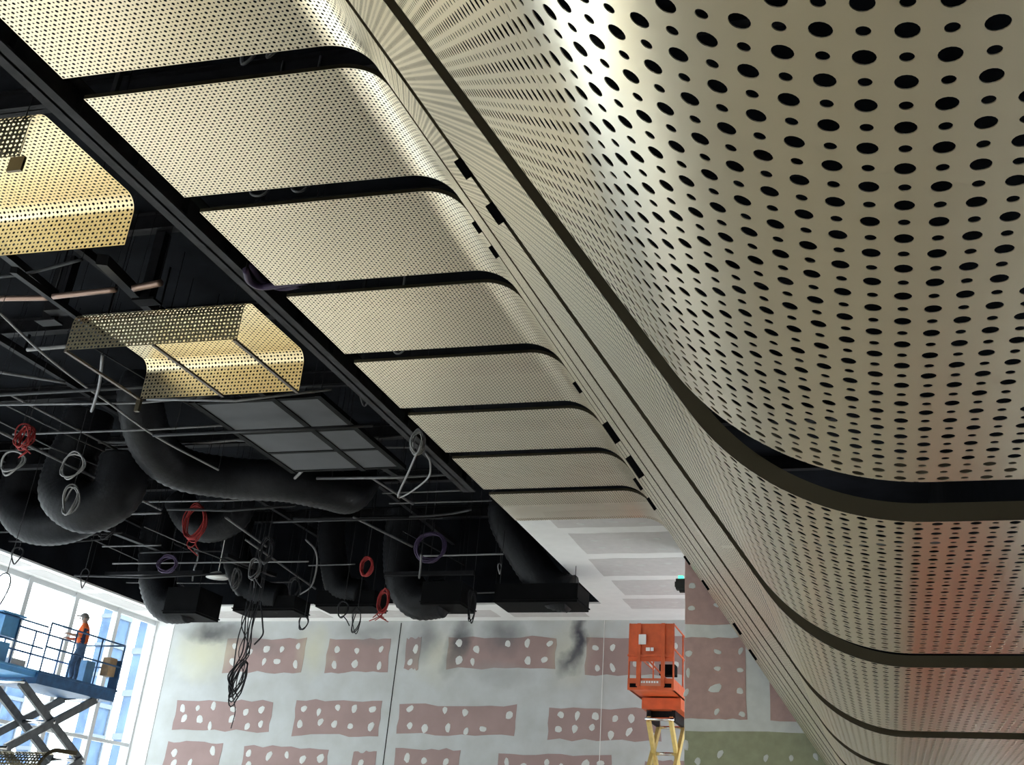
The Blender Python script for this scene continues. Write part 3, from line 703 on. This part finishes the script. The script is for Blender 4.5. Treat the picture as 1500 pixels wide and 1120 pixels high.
coil(345, 848, 10, 28, 'conduit', 'thin grey cable hank against a rear duct elbow', 4, .02, z=8.7, seed=15)
coil(445, 912, 14, 18, 'darkcable', 'small dark cable loop hanging over the back soffit', 2, .022, Y=30.0, seed=16)
coil(430, 862, 16, 28, 'conduit', 'grey cable loop hooked on the slanting conduit end', 3, .022, z=8.7, seed=17, drop=1)
coil(503, 893, 16, 22, 'darkcable', 'dark cable loop at the back soffit under a duct elbow', 2, .022, Y=30.0, seed=18, drop=1)
coil(522, 908, 12, 34, 'darkcable', 'long dark cable loop dangling at the back soffit', 3, .018, Y=30.0, seed=19)
coil(691, 888, 9, 42, 'darkcable', 'narrow dark cable loop dangling near the plaster ceiling corner', 4, .018, Y=30.2, seed=20)
coil(732, 832, 5, 14, 'greycable', 'tiny pale chain link hanging by the plaster ceiling edge', 1, .022, z=8.7, seed=21)
coil(255, 870, 30, 28, 'darkcable', 'dark cable hank beside the duct elbow by the windows', 6, .02, z=8.6, seed=22, drop=3)
coil(2, 868, 18, 44, 'darkcable', 'dark cable loop dangling in front of the window soffit', 1, .02, Y=22, seed=23)
coil(122, 845, 10, 24, 'darkcable', 'small dark cable loop dangling over the window soffit', 1, .018, Y=27, seed=24)
coil(25, 815, 16, 20, 'darkcable', 'small dark hook of cable at the void edge by the windows', 1, .022, Y=24, seed=25)
# big teardrop cable near the panels
def make(dz):
    p = [atZ(a, b_, 8.62 + dz) for a, b_ in [(610, 664), (598, 692), (584, 722), (586, 728), (605, 718), (628, 698), (630, 676), (624, 664)]]
    m = MB().tube(catmull(p, 6), .022, 6); hanger(m, p[0]); return m
m = free(make)
tag(m.build('cable_loop', ['greycable', 'steel']), 'large pale teardrop cable loop hanging beside the panel ceiling edge', 'cable')
# hanging bundle
rn = random.Random(5); m = MB()
for i in range(9):
    x0 = 358 + i * 3.0; pts = [(x0 + rn.uniform(-4, 4), 880), (x0 - 4 + rn.uniform(-5, 5), 915), (356 + rn.uniform(-9, 9), 955), (346 + rn.uniform(-12, 12), 990), (345 + rn.uniform(-9, 9), 1018 + rn.uniform(-10, 6))]
    if i == 0: pts = [(372, 880), (350, 930), (338, 985), (334, 1005), (336, 1020), (345, 1000)]
    if i == 4: pts += [(343, 1040), (336, 1066)]
    if i == 8: pts = [(380, 880), (385, 915), (385, 930), (375, 945)]
    pp = catmull([atY(a, b_, 29.0) + Vector((0, rn.uniform(-.12, .12), 0)) for a, b_ in pts], 6)
    m.tube(pp, rn.uniform(.013, .024), 5); m.cyl(pp[0], (pp[0].x, pp[0].y, ROOF - .005), .006, 5)
for i in range(4):
    c = atY(349, 990 + i * 4, 29.0); pts = []
    for q_ in range(16): t = 2 * PI * q_ / 16; pts.append(c + Vector((.16 * math.cos(t) + .12 * math.sin(t), rn.uniform(-.05, .05), (.42 + .05 * i) * math.sin(t))))
    m.tube(pts, .02, 5, closed=True)
tag(m.build('cable_bundle', 'darkcable'), 'tangled bundle of dark cables hanging in front of the back wall', 'cable bundle')
# bright little lamps and white fittings in the void
# cables visible in the panel gaps
for (px, py, z, lab) in [(372, 287, 9.0, 'small black cable loop showing in the second panel gap'), (430, 281, 9.0, 'small black cable loop showing in the second panel gap'), (345, 95, 9.2, 'pale cable whip showing in the first panel gap'), (380, 85, 9.2, 'pale cable whip showing in the first panel gap'), (577, 518, 8.9, 'pale cable tail showing in the fourth panel gap'), (480, 712, 8.3, 'dark cable tail hanging past the last panel gap')]:
    c = atZ(px, py, z); rn = random.Random(px); pts = [Vector((c.x, c.y, ROOF - .005)), c + Vector((0, 0, .6)), c + Vector((rn.uniform(-.1, .1), 0, .1)), c + Vector((.1, 0, 0)), c + Vector((.22, 0, .15)), c + Vector((.25, 0, .5))]
    if px == 480: continue
    mb_ = MB().tube(catmull(pts, 5), .018, 6)
    tag(mb_.build('cable', 'greycable' if px in (345, 380, 577) else 'conduit'), lab, 'cable', 'cables in the panel gaps')

# ------------------------------------------------------------------ scissor lifts
def scissor(root, z0, z1, n, L, w, mm, th=.10, dpt=.16):
    hs = (z1 - z0) / n
    for i in range(n):
        a, b_ = z0 + i * hs, z0 + (i + 1) * hs
        for x in (-w, w):
            xi = x * .86
            MB().bar((x, -L, a), (x, L, b_), th * .6, dpt).build('scissor_arm', mm, root)
            MB().bar((xi, L, a), (xi, -L, b_), th * .6, dpt).build('scissor_arm', mm, root)
        for yy in (-L, L): MB().cyl((-w - .04, yy, b_), (w + .04, yy, b_), .045, 10).build('pivot_pin', 'chrome', root)
        MB().cyl((-w - .04, 0, (a + b_) / 2), (w + .04, 0, (a + b_) / 2), .045, 10).build('pivot_pin', 'chrome', root)
    for x in (-.12, .12):
        MB().cyl((x, -L * .7, z0 + hs * .3), (x, L * .5, z0 + hs * 1.5), .06, 10).build('lift_cylinder', 'chrome', root)
def chassis(root, hw, hl, col, z=.18, h=.5):
    m = MB(); m.box((-hw, -hl, z), (hw, hl, z + h)); m.box((-hw * .9, -hl - .1, z + .08), (hw * .9, -hl, z + h * .7)); m.build('chassis', col, root)
    for sx in (-1, 1):
        for sy in (-1, 1):
            wh = MB().cyl((sx * (hw + .12), sy * hl * .75, .23), (sx * (hw - .1), sy * hl * .75, .23), .23, 18).build('wheel', 'rubber', root)
            MB().cyl((sx * (hw + .13), sy * hl * .75, .23), (sx * (hw + .12), sy * hl * .75, .23), .12, 14).build('hub', 'arm', wh)
DZ = 5.32
bl = empty('scissor_lift', (-20.0, 25.25, 0)); tag(bl, 'blue scissor lift raised beside the windows with a worker aboard', 'scissor lift')
chassis(bl, .6, 1.5, 'blue'); scissor(bl, .7, DZ - .3, 3, 1.42, .48, 'arm', .12, .19)
m = MB(); m.box((-.62, -1.15, -.30 + DZ), (.62, 1.95, DZ)); m.box((-.66, -1.15, -.06 + DZ), (.66, 1.95, DZ - .01)); m.build('deck', 'blue', bl)
m = MB(); m.box((-.55, -3.1, -.16 + DZ), (.55, -1.1, DZ - .02)); m.box((-.62, -3.1, -.05 + DZ), (.62, -1.15, DZ - .01)); m.build('extension_deck', 'lightblue', bl)
def rail(pts, r=.022, name='guard_rail', mm='blue'):
    for a, b_ in zip(pts[:-1], pts[1:]): MB().cyl(a, b_, r, 8).build(name, mm, bl)
for h in (.55, 1.1):
    rail([(-.6, -1.1, DZ + h), (-.6, 1.92, DZ + h), (.6, 1.92, DZ + h), (.6, -1.1, DZ + h)])
for xx in (-.6, .6):
    for yy in (-1.1, -.1, .95, 1.92): rail([(xx, yy, DZ - .02), (xx, yy, DZ + 1.1)], .02, 'rail_post')
for h in (.5, 1.0): rail([(-.52, -1.1, DZ + h), (-.52, -3.0, DZ + h), (.52, -3.0, DZ + h), (.52, -1.1, DZ + h)], .02)
for xx in (-.52, .52):
    for yy in (-3.0, -2.1): rail([(xx, yy, DZ - .02), (xx, yy, DZ + 1.0)], .018, 'rail_post')
MB().box((-.45, 1.2, DZ), (.1, 1.55, DZ + .62)).build('control_box', 'lightblue', bl)
MB().box((.3, 1.55, DZ + .3), (.52, 1.85, DZ + .75)).build('timber_box', 'wood', bl)
MB().box((.35, 1.9, DZ - .25), (.6, 1.97, DZ + .72)).build('end_plate', 'blue', bl)
m = MB(); m.box((.1, -2.6, DZ + .55), (.5, -2.1, DZ + 1.05)); m.box((0, -2.75, DZ + 1.03), (.55, -1.95, DZ + 1.07)); m.box((0, -2.7, DZ), (.5, -2.2, DZ + .42)); m.build('tool_cabinet', 'lightblue', bl)
MB().box((-.3, -1.9, DZ), (.4, -1.4, DZ + .16)).build('tray', 'label', bl)

def person(loc, rz):
    root = empty('person', loc, rz); tag(root, 'person in orange shirt, jeans and grey cap standing on the blue lift', 'person')
    J_ = {'pel': (0, 0, .90, .15, .165), 'wai': (.02, 0, 1.05, .15, .165), 'che': (.03, 0, 1.26, .155, .18), 'sho': (.02, 0, 1.39, .11, .15), 'nec': (.05, 0, 1.48, .055, .055), 'hea': (.09, 0, 1.55, .085, .075), 'top': (.10, 0, 1.66, .085, .075)}
    E_ = [('pel', 'wai'), ('wai', 'che'), ('che', 'sho'), ('sho', 'nec'), ('nec', 'hea'), ('hea', 'top')]
    for s_, sg in (('l', 1), ('r', -1)):
        ff = .10 if sg > 0 else -.06
        J_.update({s_ + 'hip': (0, .09 * sg, .84, .115, .115), s_ + 'kne': (ff * .8 + .05, .10 * sg, .47, .078, .078), s_ + 'ank': (ff * .6, .11 * sg, .09, .06, .06), s_ + 'toe': (ff * .6 + .17, .12 * sg, .04, .04, .045),
                   s_ + 'sh': (.02, .18 * sg, 1.36, .075, .075), s_ + 'elb': (.06, .24 * sg, 1.10, .058, .058), s_ + 'wri': (.30, .19 * sg, 1.10 + .03 * sg, .034, .034), s_ + 'han': (.40, .17 * sg, 1.12 + .03 * sg, .034, .026)})
        E_ += [('pel', s_ + 'hip'), (s_ + 'hip', s_ + 'kne'), (s_ + 'kne', s_ + 'ank'), (s_ + 'ank', s_ + 'toe'), ('sho', s_ + 'sh'), (s_ + 'sh', s_ + 'elb'), (s_ + 'elb', s_ + 'wri'), (s_ + 'wri', s_ + 'han')]
        for f_ in range(5):
            dy = (-.03 + f_ * .017) * sg; a = s_ + 'f%d' % f_
            if f_ < 4: J_[a + 'a'] = (.45, .17 * sg + dy, 1.125 + .03 * sg, .010, .010); J_[a + 'b'] = (.475, .17 * sg + dy, 1.09 + .03 * sg, .009, .009)
            else: J_[a + 'a'] = (.36, .17 * sg - .045 * sg, 1.13 + .03 * sg, .011, .011); J_[a + 'b'] = (.40, .17 * sg - .06 * sg, 1.115 + .03 * sg, .010, .010)
            E_ += [(s_ + 'han', a + 'a'), (a + 'a', a + 'b')]
    keys = list(J_); idx = {k: i for i, k in enumerate(keys)}
    me = bpy.data.meshes.new('body_cage'); me.from_pydata([J_[k][:3] for k in keys], [(idx[a], idx[b_]) for a, b_ in E_], [])
    ob = bpy.data.objects.new('body', me); C.objects.link(ob)
    sk = ob.modifiers.new('skin', 'SKIN'); ob.modifiers.new('sub', 'SUBSURF').levels = 2
    sk.use_smooth_shade = True
    for k in keys:
        d = me.skin_vertices[0].data[idx[k]]; d.radius = J_[k][3:5]; d.use_root = (k == 'pel')
    dg = bpy.context.evaluated_depsgraph_get(); bm_ = bpy.data.meshes.new_from_object(ob.evaluated_get(dg)); bpy.data.objects.remove(ob)
    for n_ in ('hivis', 'denim', 'skin', 'boot', 'navy'): bm_.materials.append(M[n_])
    for pl_ in bm_.polygons:
        c = pl_.center
        if c.z < .10: k = 3
        elif c.z < .95 and not (c.x > .2 and c.z > .9): k = 1
        elif c.z > 1.46: k = 2
        elif c.x > .12 and abs(c.y) > .10 and c.z < 1.22: k = 2
        elif abs(c.y) > .13 and -.06 < c.x < .05 and c.z < 1.3: k = 4
        else: k = 0
        pl_.material_index = k; pl_.use_smooth = True
    link('body', bm_, root)
    hm = MB(); hc = Vector((.10, 0, 1.60))
    for i in range(1): 
        rings = []
        for a in range(7):
            t = PI / 2 * a / 6; rings.append((hc + Vector((0, 0, .02 + .105 * math.sin(t))), max(.004, .112 * math.cos(t))))
        hm.tube([r_[0] for r_ in rings], [r_[1] for r_ in rings], 16)
    hm.box((.16, -.07, 1.625), (.29, .07, 1.64)); hm.build('cap', 'cap', root)
    fm = MB(); fm.box((.185, -.012, 1.55), (.215, .012, 1.60)); fm.build('nose', 'skin', root)
    for sg in (-1, 1): MB().tube([Vector((.08, .082 * sg, 1.56)), Vector((.08, .10 * sg, 1.585))], [.02, .016], 8).build('ear', 'skin', root)
    hm = MB(); hm.tube([Vector((.075, 0, 1.535)), Vector((.07, 0, 1.58)), Vector((.08, 0, 1.62))], [.085, .10, .10], 14); hm.build('hair', 'cap', root)
    return root
pf = atZ(106, 1000, DZ)
person((pf.x, pf.y, DZ), math.atan2(-.62, -.79))

# orange lift behind the return wall
OY = 30.6
def oz(py): return atY(950, py, OY).z
ox0, ox1 = atY(920, 968, OY).x, atY(985, 968, OY).x; oc = (ox0 + ox1) / 2 + .02; hw = (ox1 - ox0) / 2
ol = empty('scissor_lift', (oc, OY + 1.2, 0)); tag(ol, 'orange scissor lift raised to the ceiling against the plasterboard back wall', 'scissor lift')
zt, zp, zd, zb = oz(913), oz(968), oz(993), oz(1010)
sub = empty('lifting_gear', (.05, 1.15, 0)); sub.parent = ol
chassis(ol, .58, 1.6, 'orange')
for o_ in [o for o in C.objects if o.parent == ol]: o_.location.y += 1.1
n0 = set(C.objects); scissor(ol, .7, zb - .55, 3, .95, .36, 'yellow', .16, .2)
for o_ in set(C.objects) - n0: o_.location.y += 1.15
C.objects.unlink(sub); bpy.data.objects.remove(sub)
MB().box((-hw - .02, -1.2, zb), (hw + .02, -1.12, zd)).build('deck_end', 'orange', ol)
m = MB(); m.box((-hw - .02, -1.12, zb + .02), (-hw + .05, 2.4, zd)); m.box((hw - .05, -1.12, zb + .02), (hw + .02, 2.4, zd)); m.box((-hw, -1.12, zb + .02), (hw, 2.4, zb + .06)); m.build('deck', 'orange', ol)
m = MB(); m.box((-hw * .8, .1, zb - .3), (hw, 2.3, zb - .02)); m.build('under_frame', 'orange', ol)
m = MB(); m.box((-.4, .4, zb - .56), (-.3, 1.9, zb - .3)); m.box((.3, .4, zb - .56), (.4, 1.9, zb - .3)); m.box((-.3, .6, zb - .5), (.3, .75, zb - .3)); m.build('runner', 'steel', ol)
for xx in (-hw + .14, hw - .14): MB().box((xx - .1, -1.204, zb + .06), (xx + .1, -1.2, zb + .16)).build('fork_slot', 'black', ol)
MB().box((-hw, -1.2, zp), (hw, -1.15, zt)).build('end_panel', 'orange', ol)
for xx in (-hw * .55, hw * .55): MB().box((xx - .05, -1.26, zd - .2), (xx + .05, -1.2, zt)).build('panel_post', 'orange', ol)
MB().box((-hw - .03, -1.25, zp + .12), (hw + .03, -1.2, zp + .17)).build('panel_rail', 'orange', ol)
for xx in (-hw, hw):
    for yy in (-1.15, .4, 2.35): MB().cyl((xx, yy, zd - .02), (xx, yy, zt), .025, 8).build('rail_post', 'orange', ol)
    for h in (.55, 1.0): MB().cyl((xx, -1.15, zd + h * (zt - zd)), (xx, 2.35, zd + h * (zt - zd)), .022, 8).build('guard_rail', 'orange', ol)
MB().bar((-.1, -.9, zp + .05), (.38, -1.0, zd + .02), .04, .04).build('stay', 'orange', ol)
MB().box((.12, -.6, zd + .18), (.55, -.2, zp + .02)).build('battery_box', 'black', ol)
MB().box((-.33, -1.27, zp + .42), (-.13, -1.262, zp + .68)).build('sticker', 'label', ol)
m = MB(); m.box((-.13, -1.27, zp + .25), (-.02, -1.262, zp + .34)); m.box((0, -1.27, zp + .25), (.08, -1.262, zp + .34)); m.build('sticker', 'label', ol)
npl = MB().box((-.3, -1.206, zb + .1), (.28, -1.2, zb + .25)).build('name_plate', 'plate', ol)
for k, w_ in enumerate((.05, .04, .05, .045, .05, .045, .05)):
    MB().box((-.26 + k * .07, -1.21, zb + .17), (-.26 + k * .07 + w_, -1.206, zb + .22)).build('worn_mark', 'label', npl)

fl_ = empty('scissor_lift', (.70, 12.0, 0)); tag(fl_, 'unseen folded orange scissor lift added for the orange reflection in the low soffit', 'scissor lift')  # guessed lift, out of view, added as source of the soffit's orange reflection
chassis(fl_, .46, 1.3, 'orange')
scissor(fl_, .72, 1.0, 2, 1.1, .34, 'yellow', .1, .08)
m = MB(); m.box((-.56, -1.35, 1.02), (.56, 1.35, 1.16)); m.build('deck', 'orange', fl_)
MB().box((-.56, -1.36, 1.1), (.56, -1.32, 1.75)).build('end_panel', 'orange', fl_)
for xx in (-.54, .54):
    for yy in (-1.3, 0, 1.3): MB().cyl((xx, yy, 1.1), (xx, yy, 1.8), .022, 8).build('rail_post', 'orange', fl_)
    for z in (1.45, 1.8): MB().cyl((xx, -1.3, z), (xx, 1.3, z), .022, 8).build('guard_rail', 'orange', fl_)
MB().box((-.45, -1.5, .15), (.45, -1.42, 1.0)).build('front_cover', 'orange', fl_)

# black device with a green lamp on the edge of the return wall
p = atY(996, 856, RY + .12)
dv_ = empty('laser_level', (EX - .125, RY + .12, p.z - .18)); tag(dv_, 'small black device with a green light on the edge of the return wall', 'laser level')
m = MB(); m.box((-.10, -.1, .06), (.12, .1, .3)); m.box((-.13, -.07, .12), (-.10, .07, .24)); m.box((-.02, -.06, 0), (.125, .06, .07)); m.build('housing', 'rubber', dv_)
m = MB(); m.box((-.05, -.06, .3), (.07, .06, .38)); m.build('lamp', 'green_light', dv_)

# loose perforated panel standing on the floor
def lpath_pts():
    pts = [(0, 0), (0, 2.32)]
    for k in range(1, 9): t = PI / 2 * k / 8; pts.append((.30 - .30 * math.cos(t), 2.32 + .30 * math.sin(t)))
    pts.append((.7, 2.62)); return np.array(pts)
LP = lpath_pts(); LC = np.concatenate([[0], np.cumsum(np.hypot(*np.diff(LP, axis=0).T))])
def lat(u): u = np.asarray(u); return np.interp(u, LC, LP[:, 0]), np.interp(u, LC, LP[:, 1])
lm = perf('loose_sheet', lat, 0, LC[-1], 40, 8, 'gold', pitch=P, rb=.35, rs=.24)
p = atY(62, 1098, 13.5)
lp = link('loose_panel', lm, None, (p.x, 13.5, p.z - 2.62)); lp.rotation_euler = (0, 0, PI / 2); tag(lp, 'brown gold perforated panel standing on end below the blue lift', 'panel')
lp.location.z = 0; lp.scale.z = p.z / 2.62
link('edge_flange', flange('loose_flange', lat, 0, LC[-1], 0, .05, 'flange'), lp); link('edge_flange', flange('loose_flange', lat, 0, LC[-1], 40 * P - .003, .05, 'flange'), lp)

# ------------------------------------------------------------------ outside
struct(MB().box((-160, -60, -.5), (WX - .3, 140, -.2)).build('ground', 'ground'))
def tower(xa, xb, X, ztop, label, fl=3.4, mm='facade', dep=2):
    y0, y1 = atX(xa, 1030, X).y, atX(xb, 1030, X).y
    r = empty('exterior_office_tower', (X, (y0 + y1) / 2, -.2)); tag(r, label, 'building', 'buildings outside the windows')
    h = (y1 - y0) / 2; MB().box((-dep, -h, 0), (0, h, ztop)).build('body', mm, r)
    z = fl
    while z < ztop:
        MB().box((-dep - .1, -h - .15, z - .25), (.25, h + .15, z + .25)).build('floor_band', 'facade2', r); z += fl
    n = max(1, int(2 * h / 3))
    for k in range(n + 1):
        yy = -h + 2 * h * k / n; MB().box((0, yy - .12, 0), (.2, yy + .12, ztop)).build('fin', 'facade2', r)
tower(141, 163, -90, 75, 'tall blue glass office tower seen beside a window mullion beyond the worker')
tower(209, 232, -60, 42, 'blue glass office block seen through the last window by the back wall')
tower(-30, 32, -120, 22, 'low blue office block seen behind the scissor arms', mm='facade')
tower(60, 82, -112, 18, 'small blue building seen below the blue lift deck', mm='facade')
